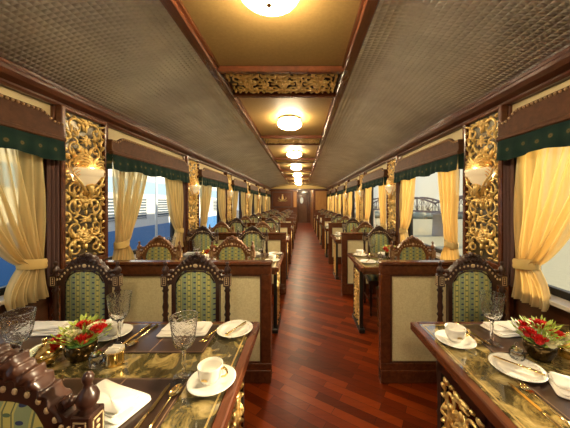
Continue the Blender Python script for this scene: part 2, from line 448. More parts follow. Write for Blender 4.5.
# ------------------------------------------------------------------ carved scrollwork
def spiral(cx, cz, r0, turns, a0, dr, n=22, rend=.22):
    pts = []
    for i in range(n+1):
        t = i/n; a = a0 + dr*turns*2*PI*t; r = r0*((1-t)*(1-rend)+rend)**1.15
        pts.append((cx + r*cos(a), 0, cz + r*sin(a)))
    return pts
def scrollwork(w, h, rows, th=.011, depth=.012, seed=3, cols=1):
    """running gilded acanthus scrolls, mirrored about the vertical axis, in the xz plane (front = -y)"""
    rnd = random.Random(seed)
    m = MB()
    hw = w/2
    def clampp(p): return (max(.0, min(hw-.004, p[0])), p[1], max(-h/2+.004, min(h/2-.004, p[2])))
    def both(pts, rad, seg=6, fl=1.0):
        pts = [clampp(p) for p in pts]
        for s in (1, -1):
            m.tube([(p[0]*s, p[1], p[2]) for p in pts], rad, seg, fl)
    rh = h/rows
    for i in range(rows):
        up = 1 if i % 2 else -1
        cz = -h/2 + rh*(i+.5)
        r = min(hw*.52, rh*.56)
        cx = hw - r*1.02
        # main scroll: springs from the centre line, sweeps out and curls inwards
        N = 30; pts = []
        for j in range(N+1):
            t = j/N
            a = PI*1.12*-up + up*t*2*PI*1.25
            rr = r*(1-.80*t**.8)
            pts.append((cx + rr*cos(a), -depth*(.3+1.2*t), cz + rr*sin(a)))
        pts = [(0.004, -depth*.4, cz - up*rh*.62), (cx*.35, -depth*.4, cz - up*rh*.40)] + pts[1:]
        both(pts, [th*(.75+.5*sin(PI*min(1, j/12)))*(1-.35*j/(N+2)) for j in range(len(pts))], 7)
        e = pts[-1]
        for s in (1, -1): m.ell((e[0]*s, -depth*1.8, e[2]), (th*1.25, th, th*1.25), 8, 5)
        # acanthus leaves flicking off the outside of the scroll
        for q in range(8):
            a = -up*PI*1.0 + up*(.4 + q*.60)
            bx, bz = cx + r*.93*cos(a), cz + r*.93*sin(a)
            L = r*rnd.uniform(.6, 1.05); da = a + up*rnd.uniform(.8, 1.25)
            lp = []
            for j in range(7):
                tt = j/6; aa = da - up*tt*1.0
                lp.append((bx + L*tt*cos(aa), -depth*(.3+1.1*sin(tt*PI)), bz + L*tt*sin(aa)))
            both(lp, [th*(.22+.9*max(0, sin(PI*(.30+.70*j/6)))) for j in range(7)], 6, .7)
        # small inner leaf inside the scroll
        for q in range(2):
            a = rnd.uniform(0, 6.28)
            both([(cx + r*.45*cos(a), -depth*1.2, cz + r*.45*sin(a)), (cx + r*.62*cos(a+.7*up), -depth, cz + r*.62*sin(a+.7*up)), (cx + r*.8*cos(a+1.2*up), -depth*.5, cz + r*.8*sin(a+1.2*up))], [th*.9, th*.8, th*.3], 6)
        # centre motif: fanned palmette on the joint
        zc = cz + up*rh*.5*0 + rh*.5
        for q in range(3):
            a = PI/2 - .35 - q*.55
            L = rh*(.42-.06*q)
            both([(.003, -depth, zc-rh*.18), (.003+L*.5*cos(a), -depth*1.6, zc-rh*.18+L*.55*sin(a)), (.003+L*cos(a-.35), -depth*.8, zc-rh*.18+L*sin(a-.35))], [th*.7, th*1.1, th*.35], 6, .8)
    k = int(h/.05)
    for j in range(k):
        z = -h/2 + h*(j+.5)/k
        m.ell((0, -depth*1.1, z), (th*(.8+.6*(j % 2)), th*.9, h/k*.40), 8, 5)
    # thin outer edge vine
    both([(hw*.965+.006*sin(j*1.1), -depth*.3, -h/2+h*j/40) for j in range(41)], [th*.42]*41, 5)
    return m

PZ0, PZ1 = .98, 2.03
scroll_mesh = scrollwork(.335, 1.03, 7, .0105, .018, 5)
def make_carved_panel():
    e = empty('carved_panel')
    fr = MB()
    hw = .185; z0, z1 = PZ0-.02, PZ1+.02
    # moulded frame
    for a, b, c, d in ((-hw-.02, -hw+.012, z0, z1), (hw-.012, hw+.02, z0, z1)): fr.bbox(a, b, -.045, 0, c, d, .005)
    fr.bbox(-hw-.02, hw+.02, -.045, 0, z0-.03, z0+.012, .005); fr.bbox(-hw-.02, hw+.02, -.045, 0, z1-.012, z1+.015, .005)
    fr.build('frame', M['wood_red'], e)
    MB().box(-hw, hw, -.008, 0, z0, z1).build('mirror_backing', M['mirror_dark'], e)
    o = scroll_mesh.build('scrollwork', M['gilt'], e); o.location = (0, -.012, (PZ0+PZ1)/2)
    return e
M['mirror_dark'] = mat('tarnished_mirror_backing', (.24, .215, .17), .3, .9)

SCZ = 1.60
def make_sconce():
    e = empty('wall_sconce')
    # half bowl of alabaster
    pr = [(.012, -.085), (.045, -.075), (.085, -.045), (.108, -.012), (.118, .0), (.135, .006), (.137, .03), (.145, .045), (.140, .052), (.118, .050), (.112, .02), (.09, -.015), (.05, -.05), (.01, -.062)]
    vs = []; fs = []; seg = 20
    for r, z in pr:
        for k in range(seg+1):
            a = PI + PI*k/seg
            vs.append((r*cos(a)*.92, r*sin(a)*.70, SCZ+z))
    for i in range(len(pr)-1):
        for k in range(seg): fs.append((i*(seg+1)+k, i*(seg+1)+k+1, (i+1)*(seg+1)+k+1, (i+1)*(seg+1)+k))
    MB().add(vs, fs, True).build('bowl', M['alabaster'], e)
    MB().ell((0, -.045, SCZ+.03), (.03, .022, .034), 10, 6).build('bulb', M['bulb'], e)
    b = MB()
    b.tube([(0, -.012, SCZ-.16), (0, -.05, SCZ-.13), (0, -.04, SCZ-.09), (0, -.03, SCZ-.07)], [.012, .014, .02, .03], 8)
    for s in (1, -1):
        b.tube([(0, -.012, SCZ-.15), (s*.04, -.03, SCZ-.11), (s*.09, -.045, SCZ-.06), (s*.13, -.03, SCZ-.0), (s*.14, -.015, SCZ+.06)], [.008, .009, .009, .007, .004], 6)
    b.build('bracket', M['gilt'], e)
    # plume of gilded leaves rising behind the bowl
    m = MB()
    rnd = random.Random(2)
    for s in (1, -1):
        for q in range(7):
            a = PI/2 - s*(.12 + q*.19)
            L = .19 - .012*q
            pts = [(L*tt*cos(a - s*.5*tt*tt), -.02-.035*sin(tt*PI*.9), SCZ+.03+L*tt*sin(a - s*.8*tt*tt)) for tt in [j/7 for j in range(8)]]
            m.tube(pts, [.005+.011*sin(PI*min(1, tt+.1)) for tt in [j/7 for j in range(8)]], 6, .6)
    m.build('leaf_plume', M['gilt'], e)
    return e

# pillars (setting), carved panels and sconces
tn = 7
for i, c in enumerate(PILL[1:]):
    for side, X in ((-1, XL), (1, XR)):
        q = -side
        if True:
            m = MB().bbox(min(X, X+q*.035), max(X, X+q*.035), c-.215, c+.215, 0, 2.06, .004)
            struct(m.build('trim_%d' % tn, M['wood_red'])); tn += 1
for k in range(NB):
    c = PILL[k+2]
    if c > YB-.3: continue
    for side, X in ((-1, XL), (1, XR)):
        q = -side; nm = 'left' if side < 0 else 'right'
        rz = PI/2 if side < 0 else -PI/2       # local front (-y) must face the aisle
        place('panel', make_carved_panel, (X+q*.035, c, 0), rz,
              'gilded carved scroll panel in wooden frame, %s pillar on the %s wall' % (ORD[k], nm), 'carved panel', 'gilded wall panels')
        place('sconce', make_sconce, (X+q*.065, c, 0), rz,
              'lit half bowl sconce with gilded leaves, on %s %s pillar' % (ORD[k], nm), 'wall lamp', 'bowl sconces')

for c, wd in ((PILL[1], 'beside'), (PILL[0], 'behind')):  # unseen sconces added to throw warm fill on camera-facing surfaces
    for side, X in ((-1, XL), (1, XR)):
        place('sconce', make_sconce, (X-side*.075, c, 0), PI/2 if side < 0 else -PI/2, 'added unseen fill sconce on the %s wall %s the viewpoint' % ('left' if side < 0 else 'right', wd), 'wall lamp', 'bowl sconces')
# windows
for i, (a, b) in enumerate(OPEN):
    for side, X in ((-1, XL), (1, XR)):
        q = -side
        xo = X - q*.05
        n = 2*i + (1 if side < 0 else 2)
        w = struct(empty('window_%d' % n, (xo, (a+b)/2, SZ)))
        hw = (b-a)/2; H = WZ-SZ
        f = MB()
        f.bbox(-.02, .02, -hw, hw, 0, .045, .004).bbox(-.02, .02, -hw, hw, H-.04, H, .004)
        f.bbox(-.02, .02, -hw, -hw+.035, .045, H-.04, .004).bbox(-.02, .02, hw-.035, hw, .045, H-.04, .004)
        f.build('window_frame', M['rubber'], w)
        MB().box(-.003, .003, -hw+.03, hw-.03, .04, H-.035).build('pane', M['glass'], w)
        MB().bbox(min(q*.02, q*.12), max(q*.02, q*.12), -hw+.002, hw-.002, -.02, .004, .003).build('window_sill', M['sillwhite'], w)
# pelmets, valances, curtains
def make_pelmet(L):
    def mk():
        e = empty('pelmet')
        # local: along x, front -y
        hl = L/2
        top = []
        N = 14
        def edge(x):
            d = hl - abs(x)
            if d < .05: return 1.925
            if d < .15: return 1.925 + .045*(.5-.5*cos(PI*(d-.05)/.10))
            return 1.970
        xs = [-hl+L*j/60 for j in range(61)]
        poly = [(x, edge(x)) for x in xs] + [(hl, 1.815), (-hl, 1.815)]
        b = MB().prism(poly, -.115, -.095)
        b.box(-hl, -hl+.02, -.095, 0, 1.815, 1.925).box(hl-.02, hl, -.095, 0, 1.815, 1.925)
        b.bbox(-hl-.008, hl+.008, -.128, -.09, 1.802, 1.832, .006)
        b.box(-hl+.02, hl-.02, -.095, 0, 1.905, 1.92)
        b.build('board', M['wood_pelmet'], e)
        d = MB()
        nb = int(L/.026)
        for j in range(nb+1):
            x = -hl + .012 + (L-.024)*j/nb
            d.ell((x, -.119, edge(x)-.012), (.0085, .007, .0085), 6, 4)
        d.build('bead_trim', M['beads'], e)
        return e
    return mk
M['beads'] = mat('carved_bead_moulding', (.40, .24, .11), .4)
def make_valance(L):
    def mk():
        hl = L/2
        def fn(u, v):
            x = -hl + L*u
            sag = .010*sin(u*PI*7)
            z = 1.812 - v*(.135 + sag*v)
            y = -.118 - .012*v*(1+.6*sin(u*PI*26)) - .004*sin(u*PI*11)
            return (x, y, z)
        m = MB().grid(fn, 110, 6)
        for s in (-1, 1):
            x = s*hl
            m.grid(lambda u, v: (x, -.118*u, 1.812-.135*v), 2, 3)
        o = m.build('valance', M['valance'], recalc=False)
        return o
    return mk
def make_curtain(W, wt=.11, key=0):
    """tied-back sheer: local x runs from the jamb (0) into the window, y = 0 plane, front -y"""
    def mk():
        e = empty('curtain')
        nf = 7 + key; zt, zk, zb = 1.86, 1.03, .80
        vals = []
        def fn(u, v):
            if v < .78:
                s = v/.78
                z = zt + (zk-zt)*s
                lo = .0 + .035*s
                wid = wt + (W-wt)*(max(0, 1-s)**.72)*(1-.12*s)
                x = lo + wid*u
                z -= .05*u*sin(s*PI)*0 
                amp = .016 + .014*s
                # swag: inner folds sweep towards the tie
                zz = z - .10*u*s*(1-s)
            else:
                s = (v-.78)/.22
                zz = zk + (zb-zk)*s
                x = .035 + .0*s + (wt + .13*sin(s*PI*.55))*u - .05*s
                amp = .03*(1-.3*s) 
            y = -.035 + amp*sin(u*2*PI*nf + 1.3*sin(v*3)) * (1 if v < .7 else 1) + .010*sin(u*23+v*7)
            return (x, y, zz)
        NU, NV = 140, 44
        m = MB().grid(fn, NU, NV)
        o = m.build('cloth', M['sheer'], e, recalc=False)
        at = o.data.attributes.new('thread', 'FLOAT', 'POINT')
        k = 0
        for j in range(NV+1):
            for i in range(NU+1):
                at.data[k].value = i/NU; k += 1
        # tie band
        b = MB()
        vs = []; fs = []; seg = 20
        for zz, rr in ((-.03, 1.0), (-.015, 1.08), (.0, 1.04), (.015, 1.08), (.03, 1.0)):
            for kk in range(seg):
                a = 2*PI*kk/seg
                vs.append((.035+wt/2+(wt/2+.018)*rr*cos(a), -.035+.045*rr*sin(a), zk+.0+zz + .012*cos(a)))
        for i in range(4):
            for kk in range(seg):
                fs.append((i*seg+kk, i*seg+(kk+1) % seg, (i+1)*seg+(kk+1) % seg, (i+1)*seg+kk))
        b.add(vs, fs, True).build('tieback', M['tie'], e)
        return e
    return mk
M['tie'] = mat('gold_tieback_cloth', (.62, .44, .16), .6)
def make_drape():
    m = MB().grid(lambda u, v: (.085*u, -.02+.016*sin(u*2*PI*3.0), 1.86 - 1.0*v), 36, 8)
    return m.build('side_drape', M['drape'], recalc=False)

WORD = ['', 'nearest', 'second', 'third', 'fourth', 'fifth', 'sixth', 'farthest']
for i, (a, b) in enumerate(OPEN):
    if i == 0: continue
    for side, X in ((-1, XL), (1, XR)):
        q = -side; nm = 'left' if side < 0 else 'right'; wd = WORD[i]
        rz = PI/2 if side < 0 else -PI/2
        cy = (a+b)/2; L = b-a+.12
        fx = X + q*.012
        place('pelmet', make_pelmet(L), (fx, cy, 0), rz, 'brown wooden pelmet with beaded edge over %s %s window' % (wd, nm), 'pelmet', 'window pelmets')
        o = place('valance', make_valance(L), (fx, cy, 0), rz, 'dark green patterned valance over %s window on the %s' % (wd, nm), 'valance', 'green valances')
        # far jamb curtain: jamb at y=b, opening towards -y.   near jamb: jamb at y=a, opening towards +y
        # local x -> world: rz=+90: +x -> +y ; rz=-90: +x -> -y
        W = .50
        wide = .62 if i == 1 else W
        def put(key, W_, jamb, towards, side_word):
            o = place(key, make_curtain(W_, key=1 if i == 1 else 0), (X+q*.045, jamb, 0), rz,
                      'sheer tied-back curtain at the %s edge of the %s %s window' % (side_word, wd, nm), 'curtain', 'sheer curtains')
            sgn = towards * (1 if side < 0 else -1)      # local +x direction in world y
            o.scale = (sgn, 1, 1)
            return o
        put('cur_wide' if i == 1 else 'cur', wide, b+.0, -1, 'far')
        if i > 1: put('cur_slim' if side > 0 else 'cur', .30 if side > 0 else W, a-.0, 1, 'near')
        d = place('drape', make_drape, (X+q*.05, b+.09, 0), rz, 'mauve brown gathered side drape beyond the %s %s window' % (wd, nm), 'drape', 'mauve side drapes')
        d.scale = (-1 * (1 if side < 0 else -1), 1, 1)

# ------------------------------------------------------------------ ceiling grilles, cross beams, lamps
grille_mesh = scrollwork(.30, .84, 6, .012, .014, 9)
def make_grille():
    e = empty('ceiling_grille')
    w = .455; l = .36
    f = MB()
    hx = .455; hy = .20
    f.bbox(-hx, hx, -hy-.03, -hy+.012, -.045, 0, .006).bbox(-hx, hx, hy-.012, hy+.03, -.045, 0, .006)
    f.build('frame', M['wood_red'], e)
    MB().box(-hx+.004, hx-.004, -hy+.012, hy-.012, -.008, 0).build('backing', M['blackwood'], e)
    o = grille_mesh.build('scrollwork', M['gilt'], e)
    # mesh is in xz plane with front -y: rotate so its long z axis -> x and front -> -z
    o.matrix_local = Matrix.Translation((0, 0, -.012)) @ Matrix(((0,0,1,0),(1,0,0,0),(0,1,0,0),(0,0,0,1)))
    return e
M['blackwood'] = mat('dark_recess_wood', (.02, .009, .005), .4)
for k in range(NB):
    y = 2.03 + P*k
    if y > YB-.3: continue
    place('grille', make_grille, (CX, y, ZC-.001), 0, 'gilded carved ceiling panel between wooden beams, %s along the ceiling' % ORD[k], 'ceiling panel', 'gilded ceiling panels')
def make_lamp():
    e = empty('ceiling_lamp')
    MB().lathe([(.10, 0), (.128, -.004), (.135, -.014), (.128, -.026), (.115, -.030), (.10, -.030)], seg=28).build('ceiling_rose', M['gold_white'], e)
    b = MB()
    for kx in range(3):
        a = kx*2*PI/3 + .5
        MB().tube([(.11*cos(a), .11*sin(a), -.025), (.132*cos(a), .132*sin(a), -.045), (.138*cos(a), .138*sin(a), -.062)], [.009, .011, .008], 6).build('brass_clip', M['gold'], e)
    b.lathe([(.004, -.148), (.011, -.142), (.014, -.135), (.008, -.128), (.013, -.122), (.004, -.118)], seg=10)
    b.build('brass_finial', M['gold'], e)
    pr = [(.10, -.030), (.118, -.036), (.136, -.052), (.140, -.068), (.130, -.088), (.105, -.106), (.07, -.118), (.03, -.124), (.002, -.125)]
    MB().lathe(pr, seg=28).build('glass_dome', M['dome'], e)
    return e
M['gold_white'] = mat('painted_ceiling_rose', (.75, .66, .48), .35)
for yy, wd in ((YB+.5, 'just'), (YB+2.3, 'well')):  # lamps added out of sight above the header to brighten the passage
    place('lamp', make_lamp, (.19, yy, 2.32), 0, 'added hidden opal fill lamp in the passage %s beyond the saloon' % wd, 'ceiling lamp', 'opal ceiling lamps')
place('lamp', make_lamp, (CX+.01, 1.03-P, ZC), 0, 'added unseen opal fill lamp behind the viewpoint', 'ceiling lamp', 'opal ceiling lamps')  # unseen extra lamp, added as fill for fronts that face the camera
for k in range(NB):
    place('lamp', make_lamp, (CX+.01, 1.08 + P*k, ZC), 0, 'round opal ceiling lamp with brass finial, %s along the ceiling' % ORD[k], 'ceiling lamp', 'opal ceiling lamps')

# ------------------------------------------------------------------ partitions
PH = .939
def make_partition(x0, x1, aisle):
    def mk():
        e = empty('booth_partition')
        c = (x0+x1)/2; hw = (x1-x0)/2
        f = MB(); D = .06
        st = .075
        f.bbox(-hw, hw, 0, D, .02, .15, .004)
        f.bbox(-hw, hw, -.008, D+.008, 0, .10, .004)
        f.bbox(-hw, hw, 0, D, PH-.10, PH-.025, .004)
        f.bbox(-hw, -hw+st, 0, D, .15, PH-.10, .004); f.bbox(hw-st, hw, 0, D, .15, PH-.10, .004)
        f.build('frame', M['wood_red'], e)
        MB().bbox(-hw-.006, hw+.006, -.012, D+.012, PH-.028, PH, .008).build('top_rail', M['wood_red'], e)
        fr = MB()
        a, b, z0, z1, w = -hw+st, hw-st, .15, PH-.10, .012
        for y0, y1 in ((.004, .014), (D-.014, D-.004)):
            fr.box(a, b, y0, y1, z0, z0+w).box(a, b, y0, y1, z1-w, z1).box(a, a+w, y0, y1, z0+w, z1-w).box(b-w, b, y0, y1, z0+w, z1-w)
        fr.build('moulding', M['wood'], e)
        MB().box(a+.001, b-.001, .018, .022, z0, z1).build('panel', M['beige'], e)
        MB().box(a+.001, b-.001, D-.022, D-.018, z0, z1).build('panel', M['beige'], e)
        return e
    return mk
for k in range(NB-1):
    y = PY0 + P*k
    place('partL', make_partition(XL+.037, AL, 1), ((XL+.037+AL)/2, y, 0), 0, 'low wooden partition with beige panel, %s on the left side' % ORD[k], 'partition', 'booth partitions')
    place('partR', make_partition(AR, XR-.037, -1), ((XR-.037+AR)/2, y, 0), 0, 'low wooden partition with beige panel, %s on the right side' % ORD[k], 'partition', 'booth partitions')

# ------------------------------------------------------------------ chairs
def make_chair(style):
    wd = M['wood_dark'] if style == 'dark' else M['wood_brown']
    def mk():
        e = empty('dining_chair')
        T = .032   # thickness of the back
        y0, y1 = -T/2, T/2
        # rear posts with square blocks and finials
        for s in (-1, 1):
            x = s*.198
            p = MB()
            p.lathe([(.011, 0), (.013, .02), (.019, .06), (.013, .09), (.020, .30), (.021, .40)], (x, 0, 0), 12)
            p.bbox(x-.021, x+.021, -.021, .021, .40, .50, .003)
            pr = [(.018, .50), (.013, .515), (.020, .53), (.013, .545), (.016, .60), (.018, .64), (.013, .67), (.021, .685), (.013, .70), (.019, .735), (.0135, .765), (.016, .80), (.013, .825), (.021, .838), (.014, .85), (.017, .865)]
            p.lathe(pr, (x, 0, 0), 12)
            p.bbox(x-.022, x+.022, -.021, .021, .865, .94, .003)
            pp = p.build('back_post', wd, e)
            MB().lathe([(.019, .94), (.012, .947), (.020, .957), (.0215, .968), (.017, .982), (.010, .990), (.0075, .999), (.011, 1.006), (.0115, 1.014), (.007, 1.022), (.001, 1.026)], (x, 0, 0), 14).build('finial', wd, pp)
        # arched back frame
        inner = [(-.128, .57), (-.128, .885), (-.122, .905), (-.098, .948), (-.082, .962), (-.05, .970), (0, .974), (.05, .970), (.082, .962), (.098, .948), (.122, .905), (.128, .885), (.128, .57)]
        outer = [(-.152, .54), (-.152, .895), (-.150, .925), (-.128, .968), (-.105, .992), (-.06, 1.012), (0, 1.022), (.06, 1.012), (.105, .992), (.128, .968), (.150, .925), (.152, .895), (.152, .54)]
        fr = MB().ring(outer, inner, y0, y1)
        fr.bbox(-.152, .152, y0, y1, .53, .572, .003)
        for s in (-1, 1):
            # curved shoulders joining the blocks
            A = [(s*.180, .938), (s*.165, .935), (s*.152, .945), (s*.140, .965)]
            B = [(s*.180, .885), (s*.165, .880), (s*.150, .880), (s*.128, .885)]
            fr.ring(A, B, y0, y1)
            fr.bbox(min(s*.150, s*.18), max(s*.150, s*.18), y0+.004, y1-.004, .56, .59, .002)
            fr.tube([(s*.118, y0-.001, .90), (s*.093, y0-.001, .940), (s*.05, y0-.001, .963), (0, y0-.001, .967)], .004, 6)
        bf = fr.build('back_frame', wd, e)
        # bone inlay dots following the arch, both faces
        il = MB()
        path = [(-.172, .912), (-.155, .915), (-.142, .932), (-.124, .952), (-.106, .972), (-.082, .986), (-.055, .993), (-.03, .998)]
        full = path + [(-x, z) for x, z in reversed(path)]
        for i, (x, z) in enumerate(full):
            for yy in (y0-.0015, y1+.0015):
                il.ell((x, yy, z), (.0066, .003, .0078), 8, 4)
        for yy in (y0-.002, y1+.002): il.ell((0, yy, .999), (.015, .004, .013), 10, 5)
        for s in (-1, 1):
            for yy in (-.0215, .0215):
                x = s*.198
                il.box(x-.014, x-.011, yy-.001, yy+.001, .88, .925).box(x+.011, x+.014, yy-.001, yy+.001, .88, .925)
                il.box(x-.014, x+.014, yy-.001, yy+.001, .875, .878).box(x-.014, x+.014, yy-.001, yy+.001, .927, .930)
                for zz in (.89, .903, .916): il.ell((x, yy, zz), (.005, .002, .005), 6, 4)
            xx = s*.2205
            for zz in (.89, .903, .916): il.ell((xx, 0, zz), (.002, .006, .005), 6, 4)
            il.box(xx-.001, xx+.001, -.015, -.012, .875, .93).box(xx-.001, xx+.001, .012, .015, .875, .93)
            il.box(xx-.001, xx+.001, -.015, .015, .875, .878).box(xx-.001, xx+.001, -.015, .015, .927, .93)
        il.build('inlay', M['inlay'], bf)
        # carved crest with scalloped leaves
        def crest_z(ax):
            return 1.080 - 1.28*ax*ax/(ax+.10) - .35*max(0, ax-.11) + .0045*cos(ax*2*PI/.043)
        cr = MB()
        NU, NV = 130, 28
        def cf2(u, v):
            x = -.160+.320*u; ax = abs(x)
            zt = crest_z(ax) - .004; zb = min(zt-.016, 1.014 - .35*max(0, ax-.03) - 1.1*max(0, ax-.11)**1.2)
            a = 2*PI*v; c_, s_ = cos(a), sin(a)
            zc = (zt+zb)/2; hz = (zt-zb)/2
            endt = min(1, (.162-ax)/.012)**.5
            sg = 1 if x > 0 else -1
            leaf = sin(2*PI*(ax/.0215 - (s_*hz)/.030))
            leaf2 = abs(sin(2*PI*(ax/.043 - s_*hz/.06)))
            nz_ = noise.noise(Vector((ax*60, c_*1.2, s_*hz*70)))
            d_ = .0026*leaf + .0038*leaf2 + .0035*nz_
            y = (.021+d_)*abs(c_)**.75*(1 if c_ > 0 else -1)*endt
            z = zc + (hz+d_*.9)*abs(s_)**.8*(1 if s_ > 0 else -1)*endt
            return (x, y, z)
        cr.grid(cf2, NU, NV)
        for s in (-1, 1):
            for yy, sg in ((y0-.006, -1), (y1+.006, 1)):
                for q in range(7):
                    a = PI*(q)/6
                    cr.tube([(.013*cos(a), yy+sg*.002, 1.043+.013*sin(a)), (.022*cos(a), yy+sg*.007, 1.043+.022*sin(a)), (.031*cos(a), yy, 1.043+.030*sin(a))], [.003, .0052, .002], 6)
            cr.tube([(s*.148, 0, .968), (s*.158, 0, .955), (s*.167, 0, .960), (s*.164, 0, .970)], [.011, .013, .010, .005], 8)
        cr.ell((0, 0, 1.043), (.012, .028, .013), 12, 8)
        cr.build('crest', wd, e)
        # upholstered back
        pad = [(x*.99, z) for x, z in inner]
        pm = MB(); 
        nn = len(pad)
        for sg in (-1, 1):
            vs = [(x, sg*.008, z) for x, z in pad] + [(x*.84, sg*.019, .77+(z-.77)*.9) for x, z in pad]
            fs = [(i, (i+1) % nn, (i+1) % nn+nn, i+nn) for i in range(nn)] + [tuple(range(nn, 2*nn))]
            pm.add(vs, fs, True)
        pm.build('backrest', M['damask'], e)
        # seat: frame and cushion, front towards -y
        sf = MB()
        outline = [(-.20, .0), (.20, .0), (.235, -.40), (.225, -.425), (-.225, -.425), (-.235, -.40)]
        sf.prism(outline, .395, .44, 'xy')
        sf.build('seat_frame', wd, e)
        def cf(u, v):
            x = (-1+2*u); y = -.015 - .40*v
            w = .195+.032*v
            ed = min(1, 1.0*min(u, 1-u)/.16); ev = min(1, min(v, 1-v)/.16)
            hgt = .44 + .052*sin(PI/2*ed)**.6*sin(PI/2*ev)**.6 if ed > 0 and ev > 0 else .44
            return (x*w, y, hgt)
        MB().grid(cf, 20, 20).build('seat', M['seatfab'], e, recalc=False)
        for s in (-1, 1):
            l = MB().lathe([(.010, 0), (.016, .012), (.017, .03), (.010, .045), (.013, .09), (.017, .16), (.020, .22), (.014, .24), (.022, .255), (.014, .27), (.019, .29), (.021, .33)], (s*.205, -.39, 0), 12)
            l.bbox(s*.205-.022, s*.205+.022, -.412, -.368, .33, .396, .003)
            l.build('leg', wd, e)
        MB().tube([(-.2, -.2, .15), (.2, -.2, .15)], .009, 8).build('stretcher', wd, e)
        for s in (-1, 1): MB().tube([(s*.2, -.385, .15), (s*.2, 0, .15)], .009, 8).build('stretcher', wd, e)
        return e
    return mk

CH_L = (-1.375, -.672); CH_R = (1.085,)
YN, YF = .555, 1.60           # chair-back depths within a booth
def seatname(row, col): return '%s %s' % ('far' if row else 'near', col)
for k in range(NB):
    for side in ('left', 'right'):
        xs = CH_L if side == 'left' else CH_R
        for ci, x in enumerate(xs):
            col = ('window seat', 'aisle seat')[ci] if side == 'left' else 'seat'
            for row in (0, 1):
                if k == 0 and row == 0 and not (side == 'left' and ci == 1): continue
                y = (YF if row else YN) + P*k
                rz = 0 if row else PI
                jit = random.uniform(-.012, .012) if k else 0
                st = 'dark' if row else 'brown'
                if k == 0: st = 'dark'
                if k == 0 and row == 0:
                    lab = 'dark carved chair seen from behind in the bottom left corner, nearest of all'
                else:
                    lab = '%s carved chair with green striped back, %s of the %s %s table' % ('dark' if st == 'dark' else 'brown', seatname(row, col), ORD[k], side)
                place('chair_'+st, make_chair(st), (x+jit, y, 0), rz + (random.uniform(-.04, .04) if k else 0), lab, 'chair', 'carved dining chairs')

# ------------------------------------------------------------------ tables
TY0, TY1 = .625, 1.368
ped_mesh = scrollwork(.26, .56, 4, .011, .012, 21)
def make_table(side):
    def mk():
        e = empty('dining_table')
        if side == 'left': x0, x1 = XL+.005, AL+.008
        else: x0, x1 = AR-.022, XR-.005
        sg = 1 if side == 'left' else -1     # aisle direction
        hy = (TY1-TY0)/2
        rim = .036
        xa = x1 if sg > 0 else x0            # aisle edge
        xw = x0 if sg > 0 else x1
        def bx(m, a, b, *r): return m.bbox(min(a, b), max(a, b), *r)
        f = MB()
        bx(f, xa, xa-sg*rim, -hy, hy, TZ-.045, TZ, .005)
        bx(f, xa-sg*rim, xw, -hy, -hy+rim*.7, TZ-.045, TZ, .004); bx(f, xa-sg*rim, xw, hy-rim*.7, hy, TZ-.045, TZ, .004)
        bx(f, xa-sg*.03, xw, -hy+.02, hy-.02, TZ-.075, TZ-.045, .003)
        f.build('table_rim', M['wood_red'], e)
        MB().box(min(xa-sg*rim, xw), max(xa-sg*rim, xw), -hy+rim*.7, hy-rim*.7, TZ-.04, TZ-.002).build('marble_top', M['marble'], e)
        g = MB(); a = xa-sg*(rim+.012); 
        g.box(min(a, a-sg*.006), max(a, a-sg*.006), -hy+.04, hy-.04, TZ-.002, TZ-.0012)
        g.box(min(a, xw), max(a, xw), -hy+.036, -hy+.042, TZ-.002, TZ-.0012).box(min(a, xw), max(a, xw), hy-.042, hy-.036, TZ-.002, TZ-.0012)
        g.build('gold_border', M['goldline'], e)
        # pedestal at the aisle end: black posts with gilded scroll panel between
        px = xa - sg*.055
        p = MB()
        for yy in (-.15, .15): p.bbox(px-.018, px+.018, yy-.018, yy+.018, .04, TZ-.075, .004)
        p.bbox(px-.03, px+.03, -.20, .20, 0, .045, .006)
        p.bbox(px-.018, px+.018, -.15, .15, TZ-.12, TZ-.075, .003)
        p.build('pedestal', M['blackmetal'], e)
        o = ped_mesh.build('pedestal_scrollwork', M['gilt'], e)
        o.location = (px, 0, .34); o.rotation_euler = (0, 0, PI/2 if sg > 0 else -PI/2)
        q = MB()
        wx = xw + sg*.09
        for yy in (.08,): q.bbox(wx-.02, wx+.02, yy-.02, yy+.02, 0, TZ-.075, .004)
        q.build('wall_legs', M['blackmetal'], e)
        return e
    return mk
TC = (TY0+TY1)/2
for k in range(NB):
    place('tabL', make_table('left'), (0, TC+P*k, 0), 0, 'long marble-topped table with wooden rim, %s on the left side' % ORD[k], 'table', 'left dining tables')
    place('tabR', make_table('right'), (0, TC+P*k, 0), 0, 'small marble-topped table with wooden rim, %s on the right side' % ORD[k], 'table', 'right dining tables')

# ------------------------------------------------------------------ tableware
def make_goblet():
    e = empty('crystal_goblet')
    o = [(.0, 0), (.040, .0), (.041, .003), (.030, .007), (.010, .012), (.0055, .022), (.0065, .045), (.0052, .065), (.0075, .085), (.006, .098), (.010, .108)]
    MB().lathe(o + [(.0, .108)], seg=20).build('stem', M['crystal_plain'], e)
    b = [(.0, .1085), (.012, .110), (.028, .122), (.038, .142), (.042, .17), (.0455, .205), (.0486, .229), (.0490, .2316), (.0487, .2325), (.0480, .2325), (.0476, .2316), (.0472, .229), (.0437, .205), (.040, .17), (.036, .144), (.026, .126), (.011, .115), (.0, .114)]
    MB().lathe(b, seg=24).build('bowl', M['crystal'], e)
    return e
def make_saucer():
    return MB().lathe([(0, .003), (.032, .003), (.034, .0), (.038, .003), (.062, .008), (.082, .015), (.084, .017), (.080, .018), (.060, .012), (.036, .007), (0, .007)], seg=32).build('saucer', M['ivory'])
